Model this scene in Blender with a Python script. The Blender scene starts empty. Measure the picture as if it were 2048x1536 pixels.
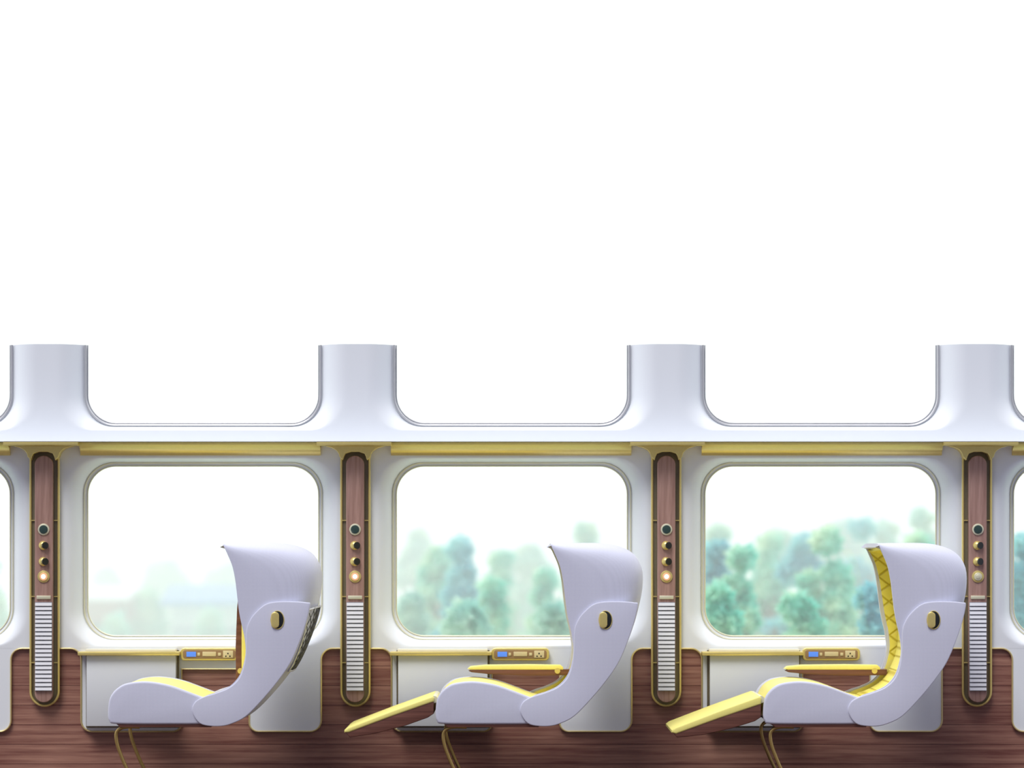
import bpy, bmesh, math, random
from mathutils import Vector, Matrix
PI = math.pi
C = bpy.context.scene.collection
SC = bpy.context.scene

# ------------------------------------------------------------------ layout constants (metres)
HZ = 1.17            # eye height above the carriage floor
CAMD = 15.8          # camera distance from the window wall
S = 400.0            # drawing units per metre on the wall elevation
SN = 422.7           # drawing units per metre on the seat elevation
PITCH = 620.7
P0 = 90.5
def wx(x): return (x - 1024.0) / S
def wz(y): return HZ + (1100.0 - y) / S
def cx(u): return u / SN
def cz(v): return HZ + (1100.0 - v) / SN

# ------------------------------------------------------------------ materials
def new_mat(name):
    m = bpy.data.materials.new(name); m.use_nodes = True
    nt = m.node_tree
    return m, nt, nt.nodes['Principled BSDF'], nt.nodes['Material Output']
def simple(name, col, rough=0.5, metal=0.0, bump=0.0, bscale=60, var=0.0, coat=0.0, emis=None, es=0.0, sheen=0.0):
    m, nt, b, o = new_mat(name)
    b.inputs['Base Color'].default_value = (*col, 1)
    b.inputs['Roughness'].default_value = rough
    b.inputs['Metallic'].default_value = metal
    b.inputs['Coat Weight'].default_value = coat
    b.inputs['Sheen Weight'].default_value = sheen
    if emis:
        b.inputs['Emission Color'].default_value = (*emis, 1); b.inputs['Emission Strength'].default_value = es
    tc = nt.nodes.new('ShaderNodeTexCoord')
    nz = nt.nodes.new('ShaderNodeTexNoise'); nz.inputs['Scale'].default_value = bscale; nz.inputs['Detail'].default_value = 3
    nt.links.new(tc.outputs['Object'], nz.inputs['Vector'])
    if var > 0:
        mx = nt.nodes.new('ShaderNodeMix'); mx.data_type = 'RGBA'
        mx.inputs[6].default_value = (*[c*(1-var) for c in col], 1); mx.inputs[7].default_value = (*[min(1, c*(1+var)) for c in col], 1)
        nt.links.new(nz.outputs['Fac'], mx.inputs[0]); nt.links.new(mx.outputs[2], b.inputs['Base Color'])
    if bump > 0:
        bp = nt.nodes.new('ShaderNodeBump'); bp.inputs['Strength'].default_value = bump; bp.inputs['Distance'].default_value = 0.002
        nt.links.new(nz.outputs['Fac'], bp.inputs['Height']); nt.links.new(bp.outputs['Normal'], b.inputs['Normal'])
    return m
def wood(name, c1, c2, planks=True, vertical=False, rough=0.45):
    m, nt, b, o = new_mat(name)
    tc = nt.nodes.new('ShaderNodeTexCoord'); mp = nt.nodes.new('ShaderNodeMapping')
    mp.inputs['Scale'].default_value = (60, 60, 3) if vertical else (2.2, 60, 60)
    nt.links.new(tc.outputs['Object'], mp.inputs['Vector'])
    nz = nt.nodes.new('ShaderNodeTexNoise'); nz.inputs['Scale'].default_value = 1.0; nz.inputs['Detail'].default_value = 6; nz.inputs['Roughness'].default_value = 0.62
    nt.links.new(mp.outputs['Vector'], nz.inputs['Vector'])
    n2 = nt.nodes.new('ShaderNodeTexNoise'); n2.inputs['Scale'].default_value = 1.6; n2.inputs['Detail'].default_value = 3
    nt.links.new(tc.outputs['Object'], n2.inputs['Vector'])
    ad = nt.nodes.new('ShaderNodeMath'); ad.operation = 'MULTIPLY_ADD'; ad.inputs[1].default_value = 0.5
    nt.links.new(n2.outputs['Fac'], ad.inputs[0]); nt.links.new(nz.outputs['Fac'], ad.inputs[2])
    rp = nt.nodes.new('ShaderNodeValToRGB')
    rp.color_ramp.elements[0].position = 0.52; rp.color_ramp.elements[0].color = (*c1, 1)
    rp.color_ramp.elements[1].position = 0.98; rp.color_ramp.elements[1].color = (*c2, 1)
    nt.links.new(ad.outputs[0], rp.inputs['Fac'])
    last = rp.outputs['Color']
    if planks:      # board joints
        sp = nt.nodes.new('ShaderNodeSeparateXYZ'); nt.links.new(tc.outputs['Object'], sp.inputs[0])
        fr = nt.nodes.new('ShaderNodeMath'); fr.operation = 'MULTIPLY'; fr.inputs[1].default_value = 1/0.098
        nt.links.new(sp.outputs['Z'], fr.inputs[0])
        f2 = nt.nodes.new('ShaderNodeMath'); f2.operation = 'FRACT'; nt.links.new(fr.outputs[0], f2.inputs[0])
        lt = nt.nodes.new('ShaderNodeMath'); lt.operation = 'LESS_THAN'; lt.inputs[1].default_value = 0.035
        nt.links.new(f2.outputs[0], lt.inputs[0])
        mx = nt.nodes.new('ShaderNodeMix'); mx.data_type = 'RGBA'; mx.inputs[7].default_value = (*[c*0.62 for c in c1], 1)
        nt.links.new(lt.outputs[0], mx.inputs[0]); nt.links.new(last, mx.inputs[6]); last = mx.outputs[2]
    nt.links.new(last, b.inputs['Base Color'])
    b.inputs['Roughness'].default_value = rough
    bp = nt.nodes.new('ShaderNodeBump'); bp.inputs['Strength'].default_value = 0.15; bp.inputs['Distance'].default_value = 0.002
    nt.links.new(nz.outputs['Fac'], bp.inputs['Height']); nt.links.new(bp.outputs['Normal'], b.inputs['Normal'])
    return m
def quilt(name, col, dark):
    m, nt, b, o = new_mat(name)
    tc = nt.nodes.new('ShaderNodeTexCoord'); sp = nt.nodes.new('ShaderNodeSeparateXYZ')
    nt.links.new(tc.outputs['Object'], sp.inputs[0])
    def line(sx, sz):
        a = nt.nodes.new('ShaderNodeMath'); a.operation = 'MULTIPLY'; a.inputs[1].default_value = sx
        nt.links.new(sp.outputs['X'], a.inputs[0])
        c = nt.nodes.new('ShaderNodeMath'); c.operation = 'MULTIPLY_ADD'; c.inputs[1].default_value = sz
        nt.links.new(sp.outputs['Z'], c.inputs[0]); nt.links.new(a.outputs[0], c.inputs[2])
        f = nt.nodes.new('ShaderNodeMath'); f.operation = 'PINGPONG'; f.inputs[1].default_value = 0.5
        nt.links.new(c.outputs[0], f.inputs[0]); return f.outputs[0]
    mn = nt.nodes.new('ShaderNodeMath'); mn.operation = 'MINIMUM'
    nt.links.new(line(9, 12), mn.inputs[0]); nt.links.new(line(-9, 12), mn.inputs[1])
    ss = nt.nodes.new('ShaderNodeMapRange'); ss.interpolation_type = 'SMOOTHSTEP'; ss.inputs[1].default_value = 0; ss.inputs[2].default_value = 0.12
    nt.links.new(mn.outputs[0], ss.inputs[0])
    mx = nt.nodes.new('ShaderNodeMix'); mx.data_type = 'RGBA'; mx.inputs[6].default_value = (*dark, 1); mx.inputs[7].default_value = (*col, 1)
    nt.links.new(ss.outputs[0], mx.inputs[0]); nt.links.new(mx.outputs[2], b.inputs['Base Color'])
    bp = nt.nodes.new('ShaderNodeBump'); bp.inputs['Strength'].default_value = 0.6; bp.inputs['Distance'].default_value = 0.006
    nt.links.new(ss.outputs[0], bp.inputs['Height']); nt.links.new(bp.outputs['Normal'], b.inputs['Normal'])
    b.inputs['Roughness'].default_value = 0.6
    return m
def weave(name, col):
    m, nt, b, o = new_mat(name)
    tc = nt.nodes.new('ShaderNodeTexCoord')
    br = nt.nodes.new('ShaderNodeTexVoronoi'); br.inputs['Scale'].default_value = 150; br.inputs['Randomness'].default_value = 0.15
    nt.links.new(tc.outputs['Object'], br.inputs['Vector'])
    mx = nt.nodes.new('ShaderNodeMix'); mx.data_type = 'RGBA'
    mx.inputs[6].default_value = (*[min(1, c*1.05) for c in col], 1); mx.inputs[7].default_value = (*[c*0.9 for c in col], 1)
    nt.links.new(br.outputs['Distance'], mx.inputs[0]); nt.links.new(mx.outputs[2], b.inputs['Base Color'])
    b.inputs['Roughness'].default_value = 0.8; b.inputs['Sheen Weight'].default_value = 0.25
    b.inputs['Sheen Tint'].default_value = (0.95, 0.95, 1, 1)
    bp = nt.nodes.new('ShaderNodeBump'); bp.inputs['Strength'].default_value = 0.12; bp.inputs['Distance'].default_value = 0.001
    nt.links.new(br.outputs['Distance'], bp.inputs['Height']); nt.links.new(bp.outputs['Normal'], b.inputs['Normal'])
    return m
def glass_mat():
    m, nt, b, o = new_mat('window_glass'); nt.nodes.remove(b)
    t = nt.nodes.new('ShaderNodeBsdfTransparent'); t.inputs[0].default_value = (0.995, 1, 0.998, 1)
    g = nt.nodes.new('ShaderNodeBsdfGlossy'); g.inputs['Roughness'].default_value = 0.02
    mx = nt.nodes.new('ShaderNodeMixShader'); mx.inputs[0].default_value = 0.04
    nt.links.new(t.outputs[0], mx.inputs[1]); nt.links.new(g.outputs[0], mx.inputs[2]); nt.links.new(mx.outputs[0], o.inputs[0])
    return m
def leaf_mat(name, ca, cb):
    m, nt, b, o = new_mat(name)
    tc = nt.nodes.new('ShaderNodeTexCoord')
    nz = nt.nodes.new('ShaderNodeTexNoise'); nz.inputs['Scale'].default_value = 2.6; nz.inputs['Detail'].default_value = 3
    nt.links.new(tc.outputs['Object'], nz.inputs['Vector'])
    rp = nt.nodes.new('ShaderNodeValToRGB')
    rp.color_ramp.elements[0].position = 0.38; rp.color_ramp.elements[0].color = (*ca, 1)
    rp.color_ramp.elements[1].position = 0.62; rp.color_ramp.elements[1].color = (*cb, 1)
    nt.links.new(nz.outputs['Fac'], rp.inputs['Fac']); nt.links.new(rp.outputs['Color'], b.inputs['Base Color'])
    b.inputs['Roughness'].default_value = 0.7
    tr = nt.nodes.new('ShaderNodeBsdfTranslucent'); nt.links.new(rp.outputs['Color'], tr.inputs[0])
    mx = nt.nodes.new('ShaderNodeMixShader'); mx.inputs[0].default_value = 0.45
    nt.links.new(b.outputs[0], mx.inputs[1]); nt.links.new(tr.outputs[0], mx.inputs[2]); nt.links.new(mx.outputs[0], o.inputs[0])
    return m

M = {}
M['wall'] = simple('white_lacquer', (0.82, 0.855, 0.90), 0.38, coat=0.0, bump=0.02, bscale=30)
M['door'] = simple('pale_grey_laminate', (0.72, 0.75, 0.79), 0.3, bump=0.02, bscale=40)
M['cream'] = simple('cream_lacquer', (0.90, 0.86, 0.70), 0.35, var=0.03)
M['fabric'] = weave('white_fabric', (0.62, 0.635, 0.765))
M['piping'] = simple('white_piping', (0.85, 0.84, 0.9), 0.6, bump=0.05)
M['yellow'] = quilt('yellow_quilting', (0.95, 0.85, 0.17), (0.62, 0.50, 0.04))
M['yellow_plain'] = simple('yellow_upholstery', (0.90, 0.82, 0.24), 0.6, bump=0.08, bscale=120, var=0.05)
M['gold'] = simple('brushed_gold', (0.86, 0.70, 0.25), 0.34, metal=0.6, bump=0.03, bscale=90, var=0.06)
M['gold_trim'] = simple('muted_gold_trim', (0.76, 0.62, 0.30), 0.34, metal=0.6, bump=0.03, bscale=90)
M['gold_pale'] = simple('pale_champagne_gold', (0.82, 0.79, 0.58), 0.4, metal=0.4, bump=0.02, bscale=90)
M['brass'] = simple('dark_brass_tube', (0.50, 0.35, 0.12), 0.3, metal=0.8, bump=0.03, bscale=90)
M['silver'] = simple('satin_silver', (0.58, 0.58, 0.60), 0.35, metal=0.6, bump=0.02)
M['wood'] = wood('walnut_boards', (0.155, 0.045, 0.035), (0.45, 0.235, 0.17))
M['wood_strip'] = wood('walnut_veneer', (0.27, 0.145, 0.115), (0.50, 0.31, 0.26), planks=False, vertical=True, rough=0.4)
M['wood_dark'] = wood('dark_walnut', (0.10, 0.035, 0.025), (0.24, 0.10, 0.07), planks=False)
M['wood_floor'] = wood('floor_boards', (0.04, 0.016, 0.013), (0.09, 0.04, 0.03), planks=False)
M['channel'] = simple('bronze_channel', (0.17, 0.14, 0.08), 0.4, metal=0.3, var=0.1)
M['black'] = simple('black_plastic', (0.012, 0.014, 0.014), 0.3, bump=0.02)
M['lens'] = simple('dark_green_lens', (0.03, 0.06, 0.05), 0.12, coat=0.5)
M['slat'] = simple('pale_slat', (0.78, 0.79, 0.84), 0.4, bump=0.02)
M['vent_back'] = simple('grey_vent_back', (0.22, 0.23, 0.27), 0.6, bump=0.02)
M['panel_brown'] = simple('tan_panel_face', (0.36, 0.22, 0.10), 0.4, var=0.08)
M['socket'] = simple('pale_gold_socket', (0.85, 0.72, 0.40), 0.4, metal=0.2)
M['screen'] = simple('blue_screen', (0.08, 0.18, 0.55), 0.25, emis=(0.10, 0.27, 0.85), es=0.55)
M['lamp'] = simple('warm_lamp', (0.4, 0.25, 0.15), 0.4, emis=(1.0, 0.50, 0.25), es=0.5)
M['bulb'] = simple('glowing_bulb', (0.9, 0.8, 0.6), 0.4, emis=(1.0, 0.85, 0.62), es=1.6)
M['glass'] = glass_mat()
M['net'] = simple('dark_grey_cord', (0.06, 0.06, 0.07), 0.5, bump=0.05)
M['bark'] = simple('bark', (0.20, 0.17, 0.14), 0.8, bump=0.3, bscale=20, var=0.2)
M['grass'] = leaf_mat('meadow_grass', (0.55, 0.75, 0.60), (0.78, 0.88, 0.74))
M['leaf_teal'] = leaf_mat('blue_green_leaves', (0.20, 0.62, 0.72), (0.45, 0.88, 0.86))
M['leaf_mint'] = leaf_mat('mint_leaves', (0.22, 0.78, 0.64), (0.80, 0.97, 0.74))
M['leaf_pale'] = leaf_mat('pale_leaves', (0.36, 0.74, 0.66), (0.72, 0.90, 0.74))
M['roof_blue'] = simple('blue_roof', (0.10, 0.26, 0.55), 0.5, var=0.1)
M['roof_white'] = simple('white_roof', (0.85, 0.85, 0.87), 0.5, var=0.04)
M['house_red'] = simple('faded_red_wall', (0.48, 0.20, 0.20), 0.7, var=0.1)
M['house_white'] = simple('white_wall', (0.75, 0.78, 0.82), 0.7, var=0.05)
M['shutter'] = simple('grey_window', (0.25, 0.3, 0.38), 0.4, var=0.05)

# ------------------------------------------------------------------ mesh helpers
def finish(bm, name, mat, parent=None, loc=(0, 0, 0), ang=38):
    bmesh.ops.remove_doubles(bm, verts=bm.verts, dist=1e-5)
    bmesh.ops.recalc_face_normals(bm, faces=bm.faces)
    a = math.radians(ang)
    for f in bm.faces: f.smooth = True
    for e in bm.edges:
        if len(e.link_faces) == 2 and e.calc_face_angle(0) > a: e.smooth = False
    me = bpy.data.meshes.new(name); bm.to_mesh(me); bm.free()
    me.materials.append(mat)
    o = bpy.data.objects.new(name, me); C.objects.link(o); o.location = loc
    if parent: o.parent = parent
    return o
def empty(name, loc):
    o = bpy.data.objects.new(name, None); o.empty_display_size = 0.1; o.location = loc; C.objects.link(o); return o
def tag(o, label, cat, group=None, kind=None):
    o['label'] = label; o['category'] = cat
    if group: o['group'] = group
    if kind: o['kind'] = kind
    return o
def structure(o): o['kind'] = 'structure'; return o

def add_prism(bm, pts, y0, y1, bevel=0.0, segs=3):
    """closed outline in x,z extruded along y, with rounded rims"""
    b = bmesh.new()
    a = [b.verts.new((x, y0, z)) for x, z in pts]; c = [b.verts.new((x, y1, z)) for x, z in pts]
    n = len(pts)
    b.faces.new(a); b.faces.new(c[::-1])
    for i in range(n): b.faces.new((a[i], a[(i+1) % n], c[(i+1) % n], c[i]))
    bmesh.ops.recalc_face_normals(b, faces=b.faces)
    if bevel > 0:
        rim = [e for e in b.edges if abs(e.verts[0].co.y - e.verts[1].co.y) < 1e-7]
        bmesh.ops.bevel(b, geom=rim, offset=bevel, segments=segs, profile=0.5, affect='EDGES', clamp_overlap=True)
    bmesh.ops.triangulate(b, faces=[f for f in b.faces if len(f.verts) > 6])
    me = bpy.data.meshes.new('tmp'); b.to_mesh(me); b.free(); bm.from_mesh(me); bpy.data.meshes.remove(me)
    return bm
def add_box(bm, x0, x1, y0, y1, z0, z1, bevel=0.0):
    b = bmesh.new(); bmesh.ops.create_cube(b, size=1)
    for v in b.verts: v.co = Vector(((x0+x1)/2 + v.co.x*(x1-x0), (y0+y1)/2 + v.co.y*(y1-y0), (z0+z1)/2 + v.co.z*(z1-z0)))
    if bevel > 0: bmesh.ops.bevel(b, geom=list(b.edges), offset=bevel, segments=2, profile=0.5, affect='EDGES')
    me = bpy.data.meshes.new('tmp'); b.to_mesh(me); b.free(); bm.from_mesh(me); bpy.data.meshes.remove(me)
    return bm
def add_tube(bm, path, r, segs=8, closed=False, cap=True, flat=None):
    pts = [Vector(p) for p in path]; n = len(pts); rings = []
    up = Vector((0, 1, 0))
    for i, p in enumerate(pts):
        a = pts[(i-1) % n] if (closed or i > 0) else p
        c = pts[(i+1) % n] if (closed or i < n-1) else p
        t = (c - a).normalized()
        u = up if abs(t.dot(up)) < 0.95 else Vector((0, 0, 1))
        s = t.cross(u).normalized(); w = s.cross(t).normalized()
        ry = flat if flat else r
        rings.append([bm.verts.new(p + s*r*math.cos(2*PI*k/segs) + w*ry*math.sin(2*PI*k/segs)) for k in range(segs)])
    m = n if closed else n-1
    for i in range(m):
        a, c = rings[i], rings[(i+1) % n]
        for k in range(segs): bm.faces.new((a[k], a[(k+1) % segs], c[(k+1) % segs], c[k]))
    if not closed and cap:
        bm.faces.new(rings[0][::-1]); bm.faces.new(rings[-1])
    return bm
def rrect(x0, x1, z0, z1, r, nc=8, ns=4):
    """rounded rectangle, anticlockwise from the lower right corner; fixed point count"""
    pts = []
    cs = [(x1-r, z0+r, -PI/2), (x1-r, z1-r, 0), (x0+r, z1-r, PI/2), (x0+r, z0+r, PI)]
    for i, (a, b, t0) in enumerate(cs):
        arc = [(a + r*math.cos(t0 + PI/2*k/nc), b + r*math.sin(t0 + PI/2*k/nc)) for k in range(nc+1)]
        pts += arc
        na, nb, nt = cs[(i+1) % 4]
        q = (na + r*math.cos(nt), nb + r*math.sin(nt)); p = arc[-1]
        for k in range(1, ns): pts.append((p[0] + (q[0]-p[0])*k/ns, p[1] + (q[1]-p[1])*k/ns))
    return pts
def catmull(pts, sub=5, closed=False):
    n = len(pts); out = []
    rng = range(n) if closed else range(n-1)
    for i in rng:
        g = lambda j: pts[j % n] if closed else pts[max(0, min(n-1, j))]
        p0, p1, p2, p3 = g(i-1), g(i), g(i+1), g(i+2)
        for k in range(sub):
            t = k/sub
            out.append(tuple(0.5*((2*b) + (-a+c)*t + (2*a-5*b+4*c-d)*t*t + (-a+3*b-3*c+d)*t**3) for a, b, c, d in zip(p0, p1, p2, p3)))
    if not closed: out.append(tuple(pts[-1]))
    return out
def resample(pts, n):
    L = [0]
    for a, b in zip(pts, pts[1:]): L.append(L[-1] + math.dist(a, b))
    out = []; j = 0
    for i in range(n):
        s = L[-1]*i/(n-1)
        while j < len(L)-2 and L[j+1] < s: j += 1
        t = (s-L[j])/max(1e-9, L[j+1]-L[j]); t = min(1, max(0, t))
        out.append(tuple(a+(b-a)*t for a, b in zip(pts[j], pts[j+1])))
    return out
def add_yz(bm, prof, x0, x1):
    a = [bm.verts.new((x0, y, z)) for y, z in prof]; c = [bm.verts.new((x1, y, z)) for y, z in prof]
    n = len(prof)
    bm.faces.new(a); bm.faces.new(c[::-1])
    for i in range(n): bm.faces.new((a[i], a[(i+1) % n], c[(i+1) % n], c[i]))
    return bm
def add_disc(bm, x, z, y0, y1, rx, rz=None, n=24, bevel=0.0):
    rz = rz or rx
    return add_prism(bm, [(x+rx*math.cos(2*PI*k/n), z+rz*math.sin(2*PI*k/n)) for k in range(n)], y0, y1, bevel, 2)
def add_shell(bm, grid, o0, o1):
    """closed thick sheet between two offsets of a point grid"""
    R, K = len(grid), len(grid[0])
    g = [[Vector(p) for p in row] for row in grid]
    nm = []
    for i in range(R):
        row = []
        for j in range(K):
            a = g[min(R-1, i+1)][j] - g[max(0, i-1)][j]; b = g[i][min(K-1, j+1)] - g[i][max(0, j-1)]
            v = a.cross(b); row.append(v.normalized() if v.length > 1e-9 else Vector((0, 0, 0)))
        nm.append(row)
    A = [[bm.verts.new(g[i][j] + nm[i][j]*o0) for j in range(K)] for i in range(R)]
    B = [[bm.verts.new(g[i][j] + nm[i][j]*o1) for j in range(K)] for i in range(R)]
    for i in range(R-1):
        for j in range(K-1):
            bm.faces.new((A[i][j], A[i][j+1], A[i+1][j+1], A[i+1][j]))
            bm.faces.new((B[i][j], B[i+1][j], B[i+1][j+1], B[i][j+1]))
    for i in range(R-1):
        for j in (0, K-1): bm.faces.new((A[i][j], A[i+1][j], B[i+1][j], B[i][j]))
    for j in range(K-1):
        for i in (0, R-1): bm.faces.new((A[i][j], A[i][j+1], B[i][j+1], B[i][j]))
    return bm

# ------------------------------------------------------------------ window wall
FR_D = 0.085
def ring_wall(bm, x0, x1, z0, z1, r, ex, ez0, ez1, X0, X1, Z0, Z1, lean=None):
    """wall cell with a rounded window hole whose edges roll back towards the glass"""
    rings = []
    N = 13
    for k in range(N):
        a = k/(N-1)
        y = FR_D * (1-a)**2.1
        rings.append([(x, y, z) for x, z in rrect(x0-ex*a, x1+ex*a, z0-ez0*a, z1+ez1*a, r+0.02*a, 10, 10)])
    rings.insert(0, [(x, FR_D+0.03, z) for x, y, z in rings[0]])
    last = rings[-1]; outer = rrect(X0, X1, Z0, Z1, 0.0008, 10, 10)
    for k in range(1, 17):
        f = k/16; rings.append([(a[0]+(b[0]-a[0])*f, 0, a[2]+(b[1]-a[2])*f) for a, b in zip(last, outer)])
    V = []
    for ring in rings:
        row = []
        for x, y, z in ring:
            if lean: y += lean(z)
            row.append(bm.verts.new((x, y, z)))
        V.append(row)
    n = len(V[0])
    for a, b in zip(V, V[1:]):
        for i in range(n): bm.faces.new((a[i], a[(i+1) % n], b[(i+1) % n], b[i]))

TOPZ = wz(688)
bm = bmesh.new()
KS = [-1, 0, 1, 2, 3]
for k in KS:
    p = P0 + PITCH*k
    # lower cell
    ring_wall(bm, wx(p+73), wx(p+552), wz(1280), wz(924), 62/S, 36/S, 13/S, 10/S, wx(p), wx(p+PITCH), wz(1297), wz(885.5))
    # upper cell: window continues above the cut
    ring_wall(bm, wx(p+73), wx(p+552), wz(852), wz(480), 62/S, 52/S, 9/S, 20/S, wx(p), wx(p+PITCH), wz(886), wz(440))
bmesh.ops.remove_doubles(bm, verts=bm.verts, dist=1e-5)
bmesh.ops.bisect_plane(bm, geom=list(bm.verts)+list(bm.edges)+list(bm.faces), plane_co=(0, 0, TOPZ), plane_no=(0, 0, 1), clear_outer=True)
# aprons beneath the windows (two legs per bay joined by a narrow strip)
def arc(cx_, cy_, r, a0, a1, n=7): return [(cx_ + r*math.cos(a0+(a1-a0)*i/n), cy_ + r*math.sin(a0+(a1-a0)*i/n)) for i in range(n+1)]
def apron(p):      # elevation units, y downwards
    o = [(p, 1297), (p+50, 1297)]
    o += arc(p+50, 1319, 22, -PI/2, 0)
    o += [(p+72, 1441)]
    o += arc(p+94, 1441, 22, PI, PI/2)
    o += arc(p+255, 1445, 18, PI/2, 0)
    o += [(p+273, 1338), (p+408, 1338)]
    o += arc(p+426, 1445, 18, PI, PI/2)
    o += arc(p+530, 1441, 22, PI/2, 0)
    o += [(p+552, 1319)]
    o += arc(p+574, 1319, 22, PI, PI*1.5)
    o += [(p+PITCH, 1297)]
    return o
for k in KS:
    p = P0 + PITCH*k
    o = [(wx(a), wz(b)) for a, b in apron(p)]
    add_prism(bm, o + [(wx(p+PITCH), wz(1296.8)), (wx(p), wz(1296.8))], -0.0, 0.06)
wall = finish(bm, 'wall_back', M['wall'], ang=30)
structure(wall)
xl, xr = wx(P0-PITCH), wx(P0+PITCH*4)
# walnut wainscot
bm = bmesh.new(); add_box(bm, xl, xr, 0.012, 0.05, 0.0, wz(1290))
structure(finish(bm, 'wall_wainscot', M['wood']))
# gold trims
def trim(name, bm, mat): return structure(finish(bm, name, mat))
tn = 1
for k in KS:
    p = P0 + PITCH*k
    bm = bmesh.new(); o = apron(p)
    add_tube(bm, [(wx(a), -0.002, wz(b)) for a, b in o], 0.0045, 8)
    trim('trim_%d' % tn, bm, M['gold_trim']); tn += 1
    # cove rail between the pillars
    bm = bmesh.new()
    za, zb = wz(886), wz(911)
    prof = [(-0.115, za+0.0), (-0.118, za-0.012)]
    prof += [(-0.11 + 0.095*math.sin(t*PI/2), za-0.012 - (za-0.012-zb)*(1-math.cos(t*PI/2))) for t in [i/8 for i in range(1, 9)]]
    prof += [(0.0, zb), (0.0, za)]
    add_yz(bm, prof, wx(p+71), wx(p+551))
    trim('trim_%d' % tn, bm, M['gold']); tn += 1
bm = bmesh.new(); add_box(bm, xl, xr, -0.167, 0.0, wz(885.4), wz(884.4), 0.0005)  # thin white cap added over the gold tops, keeps yellow bounce off the wall
structure(finish(bm, 'wall_bounce_cap', M['wall']))
# windows
wn = 1
def window(x0, x1, z0, z1, r, mat, cut=None):
    global wn
    w = structure(empty('window_%d' % wn, ((x0+x1)/2, FR_D, z0))); wn += 1
    L = w.location
    up = cut is not None
    for nm, off, rad, yy, mt in (('window_frame', 0.007 if up else 0.002, 0.0055 if up else 0.0033, FR_D-0.006, mat), ('window_gasket', 0.018, 0.0033, FR_D+0.007, mat)):
        bm = bmesh.new()
        pts = rrect(x0+off, x1-off, z0+off, z1-off, r-off*0.8, 12, 12)
        add_tube(bm, [(x-L.x, yy-L.y, z-L.z) for x, z in pts], rad, 8, closed=True)
        if cut: bmesh.ops.bisect_plane(bm, geom=list(bm.verts)+list(bm.edges)+list(bm.faces), plane_co=(0, 0, cut-L.z), plane_no=(0, 0, 1), clear_outer=True)
        finish(bm, nm, mt, w)
    bm = bmesh.new()      # pale reveal between the two lines
    add_shell(bm, [[(x-L.x, FR_D-L.y, z-L.z) for x, z in (lambda q: q+[q[0]])(rrect(x0, x1, z0, z1, r, 12, 12))],
                   [(x-L.x, FR_D+0.010-L.y, z-L.z) for x, z in (lambda q: q+[q[0]])(rrect(x0+0.018, x1-0.018, z0+0.018, z1-0.018, r-0.015, 12, 12))]], 0, 0.004)
    if cut: bmesh.ops.bisect_plane(bm, geom=list(bm.verts)+list(bm.edges)+list(bm.faces), plane_co=(0, 0, cut-L.z), plane_no=(0, 0, 1), clear_outer=True)
    finish(bm, 'window_reveal', M['wall'], w)
    bm = bmesh.new()
    add_prism(bm, [(x-L.x, z-L.z) for x, z in rrect(x0+0.012, x1-0.012, z0+0.012, z1-0.012, r-0.01, 12, 2)], FR_D+0.011-L.y, FR_D+0.015-L.y)
    if cut: bmesh.ops.bisect_plane(bm, geom=list(bm.verts)+list(bm.edges)+list(bm.faces), plane_co=(0, 0, cut-L.z), plane_no=(0, 0, 1), clear_outer=True)
    finish(bm, 'glass_pane', M['glass'], w)
for k in KS:
    p = P0 + PITCH*k
    window(wx(p+73), wx(p+552), wz(1280), wz(924), 62/S, M['gold_pale'])
for k in KS:
    p = P0 + PITCH*k
    window(wx(p+73), wx(p+552), wz(852), wz(480), 62/S, M['silver'], TOPZ)

# floor of the carriage
bm = bmesh.new(); add_box(bm, xl, xr, -3.2, 0.05, -0.06, 0.0)
structure(finish(bm, 'floor', M['wood_floor']))

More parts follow.
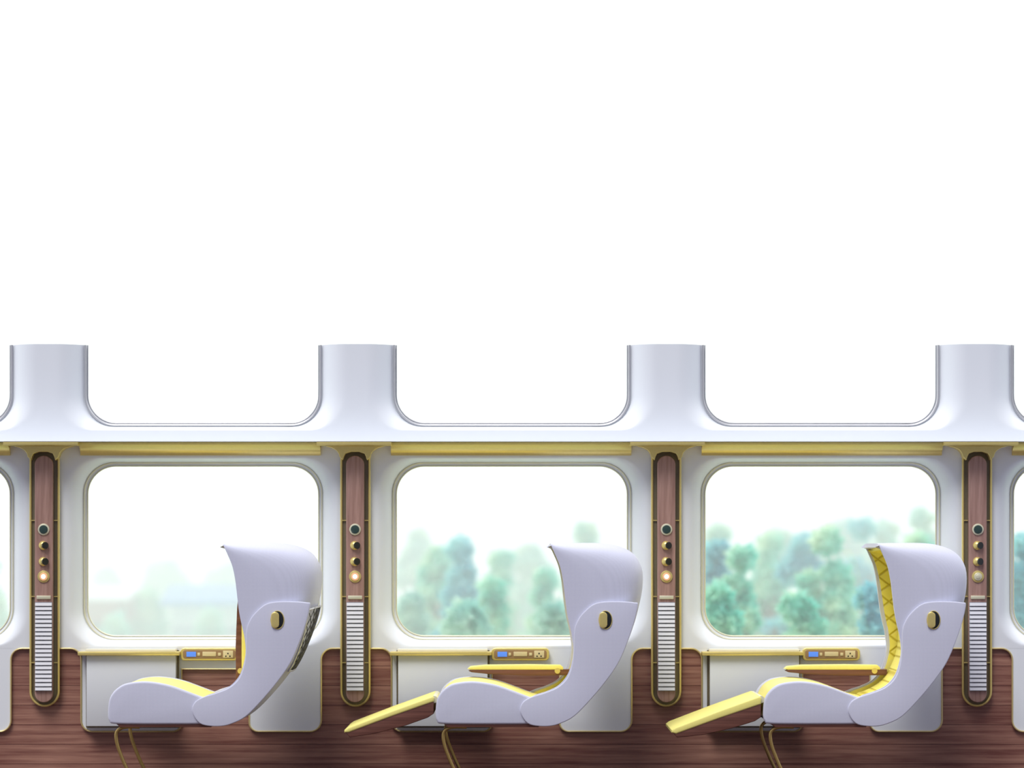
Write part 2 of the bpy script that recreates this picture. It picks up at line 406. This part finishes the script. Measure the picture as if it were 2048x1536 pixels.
# ------------------------------------------------------------------ pillars
def make_pillar(lit=True):
    t = empty('service_pillar', (0, 0, wz(1412)))
    z0 = t.location.z
    X = lambda a: a/S
    Z = lambda y: wz(y)-z0
    bm = bmesh.new()
    add_prism(bm, [(X(a), Z(b)) for a, b in [(-29, 890), (29, 890), (29, 1383)] + arc(0, 1383, 29, 0, PI, 14) + [(-29, 1383)]], -0.018, 0.005, 0.002)
    finish(bm, 'channel', M['channel'], t)
    bm = bmesh.new()
    path = [(28, 893), (28, 1000), (28, 1200), (28, 1383)] + arc(0, 1383, 28, 0, PI, 16)[1:] + [(-28, 1200), (-28, 1000), (-28, 893)]
    add_tube(bm, [(X(a), -0.022, Z(b)) for a, b in path], 0.0058, 8)
    finish(bm, 'rim', M['gold'], t)
    bm = bmesh.new()
    add_prism(bm, rrect(X(-18), X(18), Z(1404), Z(912), X(17.5), 8, 3), -0.052, -0.016, 0.004)
    finish(bm, 'veneer_strip', M['wood_strip'], t)
    # bracket that spreads into the ledge
    bm = bmesh.new()
    o = [(-60, 892.5), (60, 892.5)] + [(60-29*math.sin(s*PI/2), 914-20*(math.cos(s*PI/2))) for s in [i/7 for i in range(1, 8)]]
    o += [(24, 921), (22, 914), (19, 908), (8, 904.5), (-8, 904.5), (-19, 908), (-22, 914), (-24, 921)]
    o += [(-(60-29*math.sin(s*PI/2)), 914-20*(math.cos(s*PI/2))) for s in [i/7 for i in range(7, 0, -1)]]
    add_prism(bm, [(X(a), Z(b)) for a, b in o], -0.075, 0.0, 0.003)
    finish(bm, 'bracket', M['gold'], t)
    bm = bmesh.new()
    add_box(bm, X(-74), X(74), -0.165, 0.0-0.002, Z(892.5), Z(885.6), 0.002)
    finish(bm, 'ledge_plate', M['gold'], t)
    for y in (1041, 1193, 1325):
        for s in (-1, 1):
            bm = bmesh.new(); a, b = sorted((X(s*18.5), X(s*28)))
            add_box(bm, a, b, -0.026, -0.012, Z(y)-0.0022, Z(y)+0.0022)
            finish(bm, 'cross_bar', M['gold'], t)
    bm = bmesh.new(); add_disc(bm, 0, Z(1059), -0.058, -0.05, X(11.5), n=28, bevel=0.002); ring = finish(bm, 'camera_ring', M['gold_pale'], t)
    bm = bmesh.new(); add_disc(bm, 0, Z(1059), -0.062, -0.056, X(8.6), n=28, bevel=0.002); finish(bm, 'lens', M['lens'], ring)
    for y in (1091, 1123):
        b = bmesh.new(); bmesh.ops.create_uvsphere(b, u_segments=20, v_segments=12, radius=X(9))
        for v in b.verts: v.co = Vector((v.co.x - X(1), v.co.y*0.9 - 0.053, v.co.z + Z(y)))
        kn = finish(b, 'spotlight', M['gold'], t)
        b = bmesh.new()
        q = Matrix.Rotation(math.radians(-50), 4, 'Z')
        bmesh.ops.create_cone(b, cap_ends=True, segments=20, radius1=X(7), radius2=X(7), depth=0.006, matrix=Matrix.Translation((X(4.0), -0.071, Z(y))) @ Matrix.Rotation(math.radians(32), 4, 'Z') @ Matrix.Rotation(PI/2, 4, 'X'))
        finish(b, 'aperture', M['black'], kn)
    bm = bmesh.new(); add_disc(bm, 0, Z(1153), -0.058, -0.05, X(12), n=28, bevel=0.002); ring = finish(bm, 'lamp_ring', M['gold'], t)
    bm = bmesh.new(); add_disc(bm, 0, Z(1153), -0.064, -0.055, X(8), n=28, bevel=0.003); lp = finish(bm, 'reading_lamp', M['lamp'], ring)
    bm = bmesh.new(); add_disc(bm, 0, Z(1153), -0.0665, -0.06, X(4.6), n=20, bevel=0.002); finish(bm, 'bulb', M['bulb'], ring)
    bm = bmesh.new(); add_box(bm, X(-14), X(14), -0.059, -0.05, Z(1198), Z(1191), 0.002); finish(bm, 'gold_bar', M['gold_pale'], t)
    bm = bmesh.new(); add_box(bm, X(-17), X(17), -0.056, -0.05, Z(1381), Z(1204)); vb = finish(bm, 'vent', M['vent_back'], t)
    bm = bmesh.new(); n = 21; z1, z2 = Z(1381), Z(1204)
    for i in range(n):
        zz = z1 + (z2-z1)*(i+0.5)/n; h = (z2-z1)/n
        add_yz(bm, [(-0.056, zz-h*0.34), (-0.066, zz-h*0.34), (-0.062, zz+h*0.36), (-0.056, zz+h*0.36)], X(-16.5), X(16.5))
    finish(bm, 'louvre', M['slat'], vb, ang=20)
    return t
def dup(root, loc):
    r = root.copy(); C.objects.link(r); r.location = loc
    for ch in list(root.children):
        c = ch.copy(); C.objects.link(c); c.parent = r
        for g in ch.children:
            d = g.copy(); C.objects.link(d); d.parent = c
    return r
pil = make_pillar(True)
pl = ['slim gold framed walnut pillar with louvre at the left end, before the first seat',
      'slim gold framed walnut pillar with lit lamp, between the first and second seats',
      'slim gold framed walnut pillar with lit lamp, right of the middle seat',
      'slim gold framed walnut pillar with unlit lamp, behind the headrest of the right seat']
zb = pil.location.z
for i in range(4):
    o = pil if i == 0 else dup(pil, (0, 0, zb))
    o.location = (wx(P0+PITCH*i), 0, zb)
    tag(o, pl[i], 'pillar', 'service pillars between the windows')
    if i == 3:
        for ch in o.children:
            for g in ch.children:
                if g.name.startswith(('reading_lamp', 'bulb')):
                    g.data = g.data.copy(); g.data.materials[0] = M['gold_pale']
                    g['label'] = 'unlit pale gold lamp'

# ------------------------------------------------------------------ cabinets, shelves, control panels
def make_cabinet():
    t = empty('side_cabinet', (0, 0, wz(1453)))
    X = lambda a: a/S
    Z = lambda y: wz(y)-t.location.z
    bm = bmesh.new(); add_box(bm, X(82), X(268), -0.012, -0.001, Z(1455), Z(1300), 0.002); finish(bm, 'recess_frame', M['channel'], t)
    bm = bmesh.new(); add_box(bm, X(86), X(264), -0.07, -0.012, Z(1451), Z(1310), 0.003); finish(bm, 'door', M['door'], t)
    bm = bmesh.new(); add_box(bm, X(85), X(86), -0.06, -0.012, Z(1451), Z(1310)); finish(bm, 'door_edge', M['channel'], t)
    return t
def make_shelf():
    t = empty('window_shelf', (0, 0, wz(1312)))
    X = lambda a: a/S
    Z = lambda y: wz(y)-t.location.z
    bm = bmesh.new(); add_box(bm, X(70), X(272), -0.098, -0.002, Z(1309.8), Z(1302.5), 0.003); finish(bm, 'gold_edge', M['gold'], t)
    bm = bmesh.new(); add_box(bm, X(85), X(264), -0.088, -0.002, Z(1302.5), Z(1297), 0.002); finish(bm, 'tray_top', M['cream'], t)
    return t
def make_control():
    t = empty('control_panel', (0, 0, wz(1321)))
    X = lambda a: a/S
    Z = lambda y: wz(y)-t.location.z
    bm = bmesh.new(); add_prism(bm, rrect(X(272), X(387), Z(1321), Z(1295.5), X(8), 6, 3), -0.035, -0.001, 0.004); finish(bm, 'bezel', M['gold'], t)
    bm = bmesh.new(); add_prism(bm, rrect(X(277), X(382), Z(1317), Z(1299.5), X(5), 6, 3), -0.038, -0.03, 0.001); fc = finish(bm, 'face_plate', M['panel_brown'], t)
    def piece(nm, a, b, y0, y1, mt, dep=0.041):
        bm = bmesh.new(); add_box(bm, X(a), X(b), -dep, -0.037, Z(y1), Z(y0), 0.0008); return finish(bm, nm, mt, fc)
    piece('screen', 284, 303, 1303, 1313, M['screen'])
    piece('button', 306, 311, 1305, 1311, M['socket'])
    piece('bar_switch', 316, 343, 1303, 1312, M['socket'])
    piece('button', 347, 353, 1305, 1311, M['socket'])
    piece('power_socket', 357, 377, 1301, 1315, M['socket'])
    for (a, y) in ((365.5, 1305), (361.5, 1310.5), (369.5, 1310.5)):
        piece('socket_hole', a, a+2.6, y, y+2.8, M['black'], 0.0422)
    return t
cab, she, con = make_cabinet(), make_shelf(), make_control()
zc, zs, zk = cab.location.z, she.location.z, con.location.z
where = ['in front of the left seat, below the hazy window', 'in front of the middle seat with the slim leg rest', 'in front of the right seat with the thick leg rest']
cabl = ['pale grey wall cabinet ' + w for w in where]
shel = ['long gold edged window shelf with cream top over the cabinet ' + w for w in
        ('of the left seat', 'of the middle seat', 'of the right seat')]
conl = ['gold rimmed control panel with blue screen left of the folded up armrest', 'gold rimmed control panel with blue screen above the armrest of the middle seat', 'gold rimmed control panel with blue screen above the armrest of the right seat']
for i in range(3):
    x = wx(P0+PITCH*i)
    a = cab if i == 0 else dup(cab, (0, 0, 0)); a.location = (x, 0, zc); tag(a, cabl[i], 'cabinet', 'cabinets under the windows')
    a = she if i == 0 else dup(she, (0, 0, 0)); a.location = (x, 0, zs); tag(a, shel[i], 'shelf', 'shelves under the windows')
    a = con if i == 0 else dup(con, (0, 0, 0)); a.location = (x, 0, zk); tag(a, conl[i], 'control panel', 'control panels under the windows')

# ------------------------------------------------------------------ seats
W = 0.64; HW = W/2; SEAT_Y = -0.85 + HW      # near side of the seat at y = -0.85
Fpts = [(231.5, 1091), (240, 1110), (249, 1132), (255, 1160), (259, 1193), (263, 1225), (268, 1250), (273, 1272), (276, 1300), (273, 1323), (264, 1350), (246, 1371), (222, 1383), (198, 1391), (185, 1402), (184, 1425)]
Cpts = [(231, 1086.5), (277, 1085.5), (334, 1086), (366, 1091), (391, 1101), (408, 1117), (418, 1142), (418, 1177), (412, 1209), (402, 1247), (388, 1285), (369, 1326), (343, 1364), (310, 1403), (279, 1433), (251, 1447), (229, 1452), (208, 1452)]
NR = 64
Fc = resample(catmull(Fpts, 6), NR); Cc = resample(catmull(Cpts, 6), NR)
def body_grid(n=4.0, hw=HW-0.012, NT=64):
    g = []
    for (fu, fv), (cu, cv) in zip(Fc, Cc):
        fx, fz, qx, qz = cx(fu), cz(fv), cx(cu), cz(cv)
        row = []
        half = []
        for j in range(241):
            th = PI/2*(j/240)
            a = math.sin(th)**(2/n); b = math.cos(th)**(2/n) if j < 240 else 0
            half.append((fx+(qx-fx)*a, -hw*b, fz+(qz-fz)*a))
        row = resample(half + [(x, -y, z) for x, y, z in half[-2::-1]], NT+1)
        g.append(row)
    return g
G = body_grid()
# find offset sign (inwards)
def inward_sign():
    i, j = 30, 32
    a = Vector(G[i+1][j])-Vector(G[i-1][j]); b = Vector(G[i][j+1])-Vector(G[i][j-1]); n = a.cross(b)
    return 1.0 if n.x < 0 else -1.0
SG = inward_sign()
HS = 40              # row where hood becomes back shell
def px(pts): return [(cx(a), cz(b)) for a, b in pts]
side_panel_pts = [(278, 1259), (285, 1240), (296, 1225), (315, 1209), (337, 1203.5), (372, 1203), (398, 1205), (405, 1210), (397, 1247), (384, 1285), (366, 1326), (340, 1364), (308, 1402), (277, 1433), (250, 1447), (228, 1452.5), (202, 1452), (185, 1447), (174, 1434), (169, 1418), (176, 1403), (193, 1393.5), (220, 1385), (245, 1374), (264, 1355), (274, 1325), (277, 1291)]
seat_side_pts = [(0, 1431), (1, 1410), (4, 1396), (13, 1382), (29, 1370), (48, 1365), (74, 1363), (102, 1366), (128, 1372), (156, 1382), (185, 1393), (215, 1404), (222, 1420), (215, 1440), (190, 1448), (120, 1449), (60, 1449), (12, 1448), (3, 1443)]
cushion_pts = [(3, 1430), (5, 1408), (9, 1394), (18, 1380), (33, 1370), (52, 1365), (76, 1364), (104, 1367), (130, 1373), (158, 1383), (187, 1394), (212, 1400), (232, 1402), (240, 1420), (220, 1436), (120, 1442), (20, 1441)]
backc_pts = [(300, 1130), (297, 1180), (297, 1230), (298, 1280), (291, 1320), (276, 1352), (256, 1376), (232, 1390), (212, 1398), (216, 1412), (240, 1425), (270, 1420), (300, 1392), (330, 1356), (354, 1318), (374, 1276), (388, 1230), (396, 1180), (392, 1135), (350, 1118)]

def make_seat(arm_up, leg_rest, net):
    t = empty('train_seat', (0, SEAT_Y, 0))
    def build_shell(r0, r1, o0, o1, nm, mat, parent, jt=0):
        g = [row[jt:len(row)-jt] if jt else row for row in G[r0:r1+1]]
        bm = bmesh.new(); add_shell(bm, g, o0*SG, o1*SG); return finish(bm, nm, mat, parent, ang=45)
    hood = build_shell(0, HS, 0, 0.02, 'headrest_hood', M['fabric'], t)
    build_shell(2, HS, 0.0202, 0.034, 'lining', M['yellow'], hood, 1)
    back = build_shell(HS, NR-1, 0, 0.02, 'back_shell', M['fabric'], t)
    build_shell(HS, NR-1, 0.0202, 0.034, 'lining', M['yellow_plain'], back, 1)
    sp = px(catmull(side_panel_pts, 4, True))
    for s in (-1, 1):
        bm = bmesh.new(); y0, y1 = sorted((s*(HW-0.040), s*HW))
        add_prism(bm, sp, y0, y1, 0.011, 4); pn = finish(bm, 'side_panel', M['fabric'], t, ang=50)
        if s == -1:
            ys = -HW
            X0, Z0 = cx(340), cz(1240)
            bm = bmesh.new(); add_disc(bm, X0, Z0, ys-0.003, ys+0.004, 12.5/SN, 17.5/SN, 28, 0.0015); rc = finish(bm, 'button_recess', M['black'], pn)
            bm = bmesh.new(); add_prism(bm, rrect(X0-12.5/SN, X0+3.5/SN, Z0-16/SN, Z0+16/SN, 7.5/SN, 6, 2), ys-0.010, ys-0.002, 0.003); finish(bm, 'button', M['gold'], pn)
            bm = bmesh.new(); add_tube(bm, [(X0+13*math.cos(a)/SN, ys-0.002, Z0+18*math.sin(a)/SN) for a in [2*PI*i/32 for i in range(32)]], 0.0022, 6, closed=True); finish(bm, 'button_ring', M['gold'], pn)
    ss = px(catmull(seat_side_pts, 4, True))
    for s in (-1, 1):
        bm = bmesh.new(); y0, y1 = sorted((s*(HW-0.05), s*(HW-0.010)))
        add_prism(bm, ss, y0, y1, 0.011, 4); finish(bm, 'seat_side', M['fabric'], t, ang=50)
    bm = bmesh.new(); add_prism(bm, px(catmull(cushion_pts, 4, True)), -HW+0.046, HW-0.046, 0.02, 5); finish(bm, 'seat_cushion', M['yellow_plain'], t, ang=50)
    bm = bmesh.new(); add_prism(bm, px(catmull(backc_pts, 4, True)), -HW+0.065, HW-0.065, 0.025, 5); finish(bm, 'back_cushion', M['yellow'], t, ang=50)
    bm = bmesh.new(); add_prism(bm, px([(14, 1446), (212, 1446), (206, 1455), (24, 1455)]), -HW+0.02, HW-0.02, 0.003); finish(bm, 'base_board', M['wood_dark'], t)
    # legs: bent brass tubes running down and back to the floor
    for s in (-1, 1):
        pth = [(62, 1455), (40, 1454.5), (26, 1457), (17, 1464), (15, 1475), (18, 1492), (25, 1512), (35, 1536), (48, 1562), (62, 1583), (80, 1590.5), (120, 1591.5), (200, 1591.5), (260, 1591.5)]
        bm = bmesh.new(); add_tube(bm, [(cx(a), s*(HW-0.045), cz(b)) for a, b in catmull(pth, 5)], 0.0085, 10); finish(bm, 'leg', M['brass'], t)
    bm = bmesh.new(); add_tube(bm, [(cx(258), y, cz(1591.5)) for y in (-HW+0.045, HW-0.045)], 0.0085, 10); finish(bm, 'cross_tube', M['brass'], t)
    # armrest on the window side
    ax, az = 247, 1350
    pad = [(-186, -4), (-180, -9), (-150, -12), (-60, -13), (6, -12), (12, -7), (12, -2), (-100, -2), (-178, -2)]
    wd = [(-184, 0), (-176, -3), (26, -3), (26, 9), (-60, 10), (-140, 7), (-178, 3)]
    def place(pts):
        out = []
        for a, b in pts:
            if arm_up: a, b = -b, a*0.985 + 8      # swung up about the hinge
            out.append((cx(ax+a), cz(az+b)))
        return out
    y0, y1 = HW-0.125, HW-0.046
    bm = bmesh.new(); add_prism(bm, place(wd), y0+0.002, y1-0.002, 0.003); ar = finish(bm, 'armrest', M['wood_dark'], t)
    bm = bmesh.new(); add_prism(bm, place(pad), y0, y1, 0.006, 3); finish(bm, 'arm_pad', M['yellow_plain'], ar)
    bm = bmesh.new(); add_tube(bm, [(cx(ax), y0-0.004, cz(az)), (cx(ax), y1+0.004, cz(az))], 0.014, 14); finish(bm, 'hinge', M['gold'], ar)
    if leg_rest:
        th = leg_rest
        y0, y1 = -HW+0.03, HW-0.03
        pw = [(-180, 1466), (-4, 1396+5*th), (-4, 1424+7*th), (-16, 1432+7*th), (-60, 1449+5*th), (-120, 1466+3*th), (-172, 1476)]
        bm = bmesh.new(); add_prism(bm, px(pw), y0+0.004, y1-0.004, 0.004); lr = finish(bm, 'leg_rest', M['wood_dark'], t)
        pd = [(-183, 1461), (-176, 1456), (-90, 1423), (-6, 1393), (-3, 1397), (-4, 1401+5*th), (-90, 1432+4*th), (-174, 1464+3*th), (-183, 1466)]
        bm = bmesh.new(); add_prism(bm, px(pd), y0, y1, 0.007, 3); finish(bm, 'leg_pad', M['yellow_plain'], lr)
        bm = bmesh.new(); add_tube(bm, [(cx(-3), y0+0.02, cz(1400)), (cx(-3), y1-0.02, cz(1400))], 0.017, 14); finish(bm, 'hinge_roll', M['gold_pale'], lr)
    if net:
        # cord storage net hung on the rear of the back shell
        bm = bmesh.new()
        r0, r1 = 29, 43
        rows = []
        for i in range(r0, r1+1):
            row = []
            for j in range(18, 47):
                p = Vector(G[i][j]); a = Vector(G[i+1][j])-Vector(G[i-1][j]); b = Vector(G[i][j+1])-Vector(G[i][j-1])
                row.append(p - a.cross(b).normalized()*SG*0.012)
            rows.append(row)
        R, K = len(rows), len(rows[0])
        for s in range(-R, K, 3):
            for sgn in (1, -1):
                path = []
                for i in range(R):
                    j = s+i if sgn == 1 else K-1-(s+i)
                    if 0 <= j < K: path.append(rows[i][j])
                if len(path) > 1: add_tube(bm, path, 0.0022, 5)
        nt = finish(bm, 'storage_net', M['net'], t)
        bm = bmesh.new(); loop = rows[0] + [r[-1] for r in rows[1:]] + rows[-1][::-1][1:] + [r[0] for r in rows[::-1]][1:-1]
        add_tube(bm, loop, 0.005, 6, closed=True); finish(bm, 'net_rim', M['silver'], nt)
    return t
seats = [(False, 0, 0), (True, 1, 0), (True, 2, 0)]
s1 = make_seat(True, 0, True); s2 = make_seat(False, 0.6, False); s3 = make_seat(False, 1.6, False)
lab = ['white fabric train seat at the left, armrest folded up, no leg rest out',
       'middle white fabric train seat, armrest down, slim leg rest raised',
       'white fabric train seat at the right, yellow quilted lining showing, thick leg rest raised']
for i, s in enumerate((s1, s2, s3)):
    s.location.x = (215+656*i-1024)/SN
    tag(s, lab[i], 'seat', 'white train seats in a row')

# ------------------------------------------------------------------ outside
GZ = -1.8
bm = bmesh.new(); add_box(bm, -45, 45, 1.5, 75, GZ-0.3, GZ)
g = finish(bm, 'ground', M['grass']); structure(g)
def ox(x, Y): return (x-1024)*(CAMD+Y)/6320.0
def oz(y, Y): return HZ + (1100-y)*(CAMD+Y)/6320.0
def tree(name, x, Y, top, wpx, mat, label, cat, seed, n=2600, group=None, low=0.0, leaf=0.1):
    rnd = random.Random(seed)
    X = ox(x, Y); H = oz(top, Y) - GZ; R = wpx/2*(CAMD+Y)/6320.0
    t = empty(name, (X, Y, GZ)); tag(t, label, cat, group)
    bm = bmesh.new()
    add_tube(bm, [(0, 0, -0.02), (0.05*R, 0, H*0.3), (-0.03*R, 0.02, H*0.55), (0.02, 0, H*0.8)], max(0.05, H*0.025), 8)
    finish(bm, 'trunk', M['bark'], t)
    for a in range(3):
        bm = bmesh.new(); an = rnd.random()*6.28
        add_tube(bm, [(0, 0, H*0.3), (math.cos(an)*R*0.4, math.sin(an)*R*0.3, H*0.5), (math.cos(an)*R*0.7, math.sin(an)*R*0.5, H*0.7)], max(0.02, H*0.01), 6)
        finish(bm, 'branch', M['bark'], t)
    bm = bmesh.new()
    lobes = []
    for i in range(42):
        an = rnd.random()*2*PI; rr = R*0.95*math.sqrt(rnd.random()); hh = rnd.uniform(0.08+low, 0.92)
        k = 1.0 - 0.75*max(0, hh-0.45)/0.47
        lobes.append((Vector((math.cos(an)*rr*k, math.sin(an)*rr*0.7*k, H*hh)), R*rnd.uniform(0.13, 0.30)*(0.75 if hh > 0.7 else 1)))
    lobes.append((Vector((R*rnd.uniform(-0.1, 0.1), 0, H-R*0.2)), R*0.2))
    for i in range(n):
        c, r = rnd.choice(lobes)
        d = Vector((rnd.gauss(0, 1), rnd.gauss(0, 1), rnd.gauss(0, 1))).normalized()
        p = c + Vector((d.x*r, d.y*r, d.z*r*0.85))*rnd.uniform(0.7, 1.04)
        if p.z < 0.1: p.z = 0.1
        u = Vector((rnd.gauss(0, 1), rnd.gauss(0, 1), rnd.gauss(0, 1))).normalized(); w = u.cross(d)
        if w.length < 0.1: continue
        w.normalize(); s = leaf*rnd.uniform(0.7, 1.5)
        vs = [bm.verts.new(p+u*s), bm.verts.new(p+w*s*0.5), bm.verts.new(p-u*s), bm.verts.new(p-w*s*0.5)]
        bm.faces.new(vs)
    me = bpy.data.meshes.new('foliage'); bm.to_mesh(me); bm.free(); me.materials.append(mat)
    o = bpy.data.objects.new('foliage', me); C.objects.link(o); o.parent = t
    return t
TG = 'trees and shrubs in the haze outside'
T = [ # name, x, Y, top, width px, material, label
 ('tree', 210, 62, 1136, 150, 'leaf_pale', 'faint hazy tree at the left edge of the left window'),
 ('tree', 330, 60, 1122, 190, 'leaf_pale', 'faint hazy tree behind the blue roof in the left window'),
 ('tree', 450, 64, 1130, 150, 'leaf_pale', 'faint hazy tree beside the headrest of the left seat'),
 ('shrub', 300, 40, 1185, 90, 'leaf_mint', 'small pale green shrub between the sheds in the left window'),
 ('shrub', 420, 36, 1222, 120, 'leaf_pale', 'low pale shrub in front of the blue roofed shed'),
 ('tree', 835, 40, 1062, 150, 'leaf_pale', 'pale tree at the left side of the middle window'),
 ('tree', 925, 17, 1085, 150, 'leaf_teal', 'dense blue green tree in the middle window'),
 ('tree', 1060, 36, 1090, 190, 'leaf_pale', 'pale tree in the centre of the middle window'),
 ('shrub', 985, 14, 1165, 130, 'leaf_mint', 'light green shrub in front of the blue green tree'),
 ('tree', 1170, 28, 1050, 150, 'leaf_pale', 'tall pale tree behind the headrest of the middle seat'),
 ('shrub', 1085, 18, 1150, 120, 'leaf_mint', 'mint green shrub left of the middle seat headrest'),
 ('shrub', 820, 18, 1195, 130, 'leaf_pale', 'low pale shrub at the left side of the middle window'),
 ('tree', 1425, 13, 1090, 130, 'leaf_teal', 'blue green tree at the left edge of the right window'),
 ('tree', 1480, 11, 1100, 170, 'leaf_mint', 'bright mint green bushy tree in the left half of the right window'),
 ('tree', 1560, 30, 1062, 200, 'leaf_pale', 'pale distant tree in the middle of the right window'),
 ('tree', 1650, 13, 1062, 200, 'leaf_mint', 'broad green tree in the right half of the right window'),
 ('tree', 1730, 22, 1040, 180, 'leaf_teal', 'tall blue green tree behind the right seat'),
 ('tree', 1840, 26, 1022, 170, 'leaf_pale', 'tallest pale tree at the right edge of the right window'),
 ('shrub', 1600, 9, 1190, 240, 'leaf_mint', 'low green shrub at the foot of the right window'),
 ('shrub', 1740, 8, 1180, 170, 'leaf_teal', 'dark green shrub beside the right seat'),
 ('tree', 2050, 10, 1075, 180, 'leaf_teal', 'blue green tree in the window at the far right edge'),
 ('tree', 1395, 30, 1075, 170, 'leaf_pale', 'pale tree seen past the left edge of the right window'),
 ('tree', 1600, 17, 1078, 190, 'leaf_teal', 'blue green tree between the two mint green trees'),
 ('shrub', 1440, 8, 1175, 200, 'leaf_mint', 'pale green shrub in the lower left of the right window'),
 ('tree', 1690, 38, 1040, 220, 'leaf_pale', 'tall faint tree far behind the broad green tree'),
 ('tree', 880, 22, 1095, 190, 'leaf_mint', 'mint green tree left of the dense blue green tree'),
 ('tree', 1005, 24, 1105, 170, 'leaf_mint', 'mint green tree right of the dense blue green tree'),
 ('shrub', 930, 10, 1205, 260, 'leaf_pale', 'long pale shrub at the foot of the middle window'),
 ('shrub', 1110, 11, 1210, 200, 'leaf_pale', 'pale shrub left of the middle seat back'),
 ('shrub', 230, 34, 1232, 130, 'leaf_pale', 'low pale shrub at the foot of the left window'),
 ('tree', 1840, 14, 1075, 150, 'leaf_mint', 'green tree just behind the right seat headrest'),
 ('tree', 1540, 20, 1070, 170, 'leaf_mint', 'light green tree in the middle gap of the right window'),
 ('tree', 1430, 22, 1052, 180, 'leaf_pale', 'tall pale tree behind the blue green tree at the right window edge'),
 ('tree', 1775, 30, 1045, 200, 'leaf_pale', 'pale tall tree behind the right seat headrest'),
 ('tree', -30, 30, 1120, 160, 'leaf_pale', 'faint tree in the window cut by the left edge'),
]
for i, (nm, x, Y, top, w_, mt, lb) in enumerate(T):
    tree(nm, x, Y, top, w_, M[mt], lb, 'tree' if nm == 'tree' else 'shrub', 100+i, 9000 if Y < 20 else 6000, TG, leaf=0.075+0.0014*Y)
def shed(x0, x1, Y, eave, ridge, wallm, roofm, label):
    a, b = ox(x0, Y), ox(x1, Y); ze, zr = oz(eave, Y)-GZ, oz(ridge, Y)-GZ; dpt = 3.0
    t = empty('shed', ((a+b)/2, Y, GZ)); hw = (b-a)/2; tag(t, label, 'building', 'sheds in the haze')
    bm = bmesh.new(); add_box(bm, -hw, hw, 0, dpt, 0, ze); finish(bm, 'wall', wallm, t)
    bm = bmesh.new(); add_yz(bm, [(-0.25, ze-0.05), (dpt/2, zr), (dpt+0.25, ze-0.05), (dpt+0.25, ze+0.03), (dpt/2, zr+0.1), (-0.25, ze+0.03)], -hw-0.2, hw+0.2); finish(bm, 'roof', roofm, t)
    n = 3
    for i in range(n):
        c = -hw + 2*hw*(i+0.5)/n; bm = bmesh.new(); add_box(bm, c-0.25, c+0.25, -0.03, 0.02, ze*0.45, ze*0.8, 0.005); finish(bm, 'window', M['shutter'], t)
shed(345, 520, 39, 1206, 1183, M['house_white'], M['roof_blue'], 'long low shed with a faded blue roof left of the left seat')
shed(150, 238, 39, 1196, 1186, M['house_red'], M['roof_white'], 'low faded red shed with white roof at the left edge of the left window')

# haze over the fields: a real scattering volume
HAZE = 0.034
bm = bmesh.new(); add_box(bm, -44, 44, 3.0, 74, GZ+0.001, 7.0)
hz = finish(bm, 'morning_haze', M['wall']); tag(hz, 'white morning haze lying over the fields outside the windows', 'haze', kind='stuff')
m = bpy.data.materials.new('white_haze'); m.use_nodes = True; nt = m.node_tree; nt.nodes.remove(nt.nodes['Principled BSDF'])
vs = nt.nodes.new('ShaderNodeVolumeScatter'); vs.inputs['Color'].default_value = (1, 1, 1, 1); vs.inputs['Density'].default_value = HAZE; vs.inputs['Anisotropy'].default_value = 0.0
nt.links.new(vs.outputs[0], nt.nodes['Material Output'].inputs['Volume'])
hz.data.materials[0] = m

# ------------------------------------------------------------------ light
w = bpy.data.worlds.new('graded_sky'); SC.world = w; w.use_nodes = True; nt = w.node_tree
bg = nt.nodes['Background']
tc = nt.nodes.new('ShaderNodeTexCoord'); sp = nt.nodes.new('ShaderNodeSeparateXYZ'); nt.links.new(tc.outputs['Generated'], sp.inputs[0])
rp = nt.nodes.new('ShaderNodeValToRGB'); mr = nt.nodes.new('ShaderNodeMapRange')
mr.inputs[1].default_value = -1; mr.inputs[2].default_value = 1
ma = nt.nodes.new('ShaderNodeMath'); ma.operation = 'MULTIPLY_ADD'; ma.inputs[1].default_value = 0.25      # a little brighter overhead
nt.links.new(sp.outputs['Z'], ma.inputs[0]); nt.links.new(sp.outputs['Y'], ma.inputs[2])
nt.links.new(ma.outputs[0], mr.inputs[0]); nt.links.new(mr.outputs[0], rp.inputs['Fac'])
e = rp.color_ramp.elements
e[0].position = 0.0; e[0].color = (0.08, 0.085, 0.12, 1)  # sky made dim behind the camera to shade the seat sides
e[1].position = 0.74; e[1].color = (1.0, 1.0, 1.0, 1)
x = e.new(0.5); x.color = (0.29, 0.295, 0.34, 1)
x = e.new(0.63); x.color = (0.50, 0.505, 0.54, 1)
nt.links.new(rp.outputs['Color'], bg.inputs['Color']); bg.inputs['Strength'].default_value = 1.95

sun = bpy.data.lights.new('soft_daylight', 'SUN'); sun.energy = 2.1; sun.angle = math.radians(28); sun.color = (1, 0.98, 0.95)
so = bpy.data.objects.new('soft_daylight', sun); C.objects.link(so)
so.rotation_euler = Vector((0.28, 0.6, -1.0)).to_track_quat('-Z', 'Y').to_euler(); so.location = (0, -3, 5)

# ------------------------------------------------------------------ camera
cam = bpy.data.cameras.new('camera'); co = bpy.data.objects.new('camera', cam); C.objects.link(co)
co.location = (0, -CAMD, HZ); co.rotation_euler = (PI/2, 0, 0)
cam.sensor_width = 36; cam.lens = 36*6320/2048; cam.shift_y = (1100-768)/2048
cam.clip_end = 300
cam.dof.use_dof = True; cam.dof.focus_distance = 15.2; cam.dof.aperture_fstop = 1.6
SC.camera = co
SC.view_settings.view_transform = 'Standard'; SC.view_settings.look = 'None'; SC.view_settings.gamma = 1; SC.view_settings.exposure = 0.2
SC.view_settings.use_curve_mapping = False
SC.cycles.volume_bounces = 2
SC.cycles.max_bounces = 8
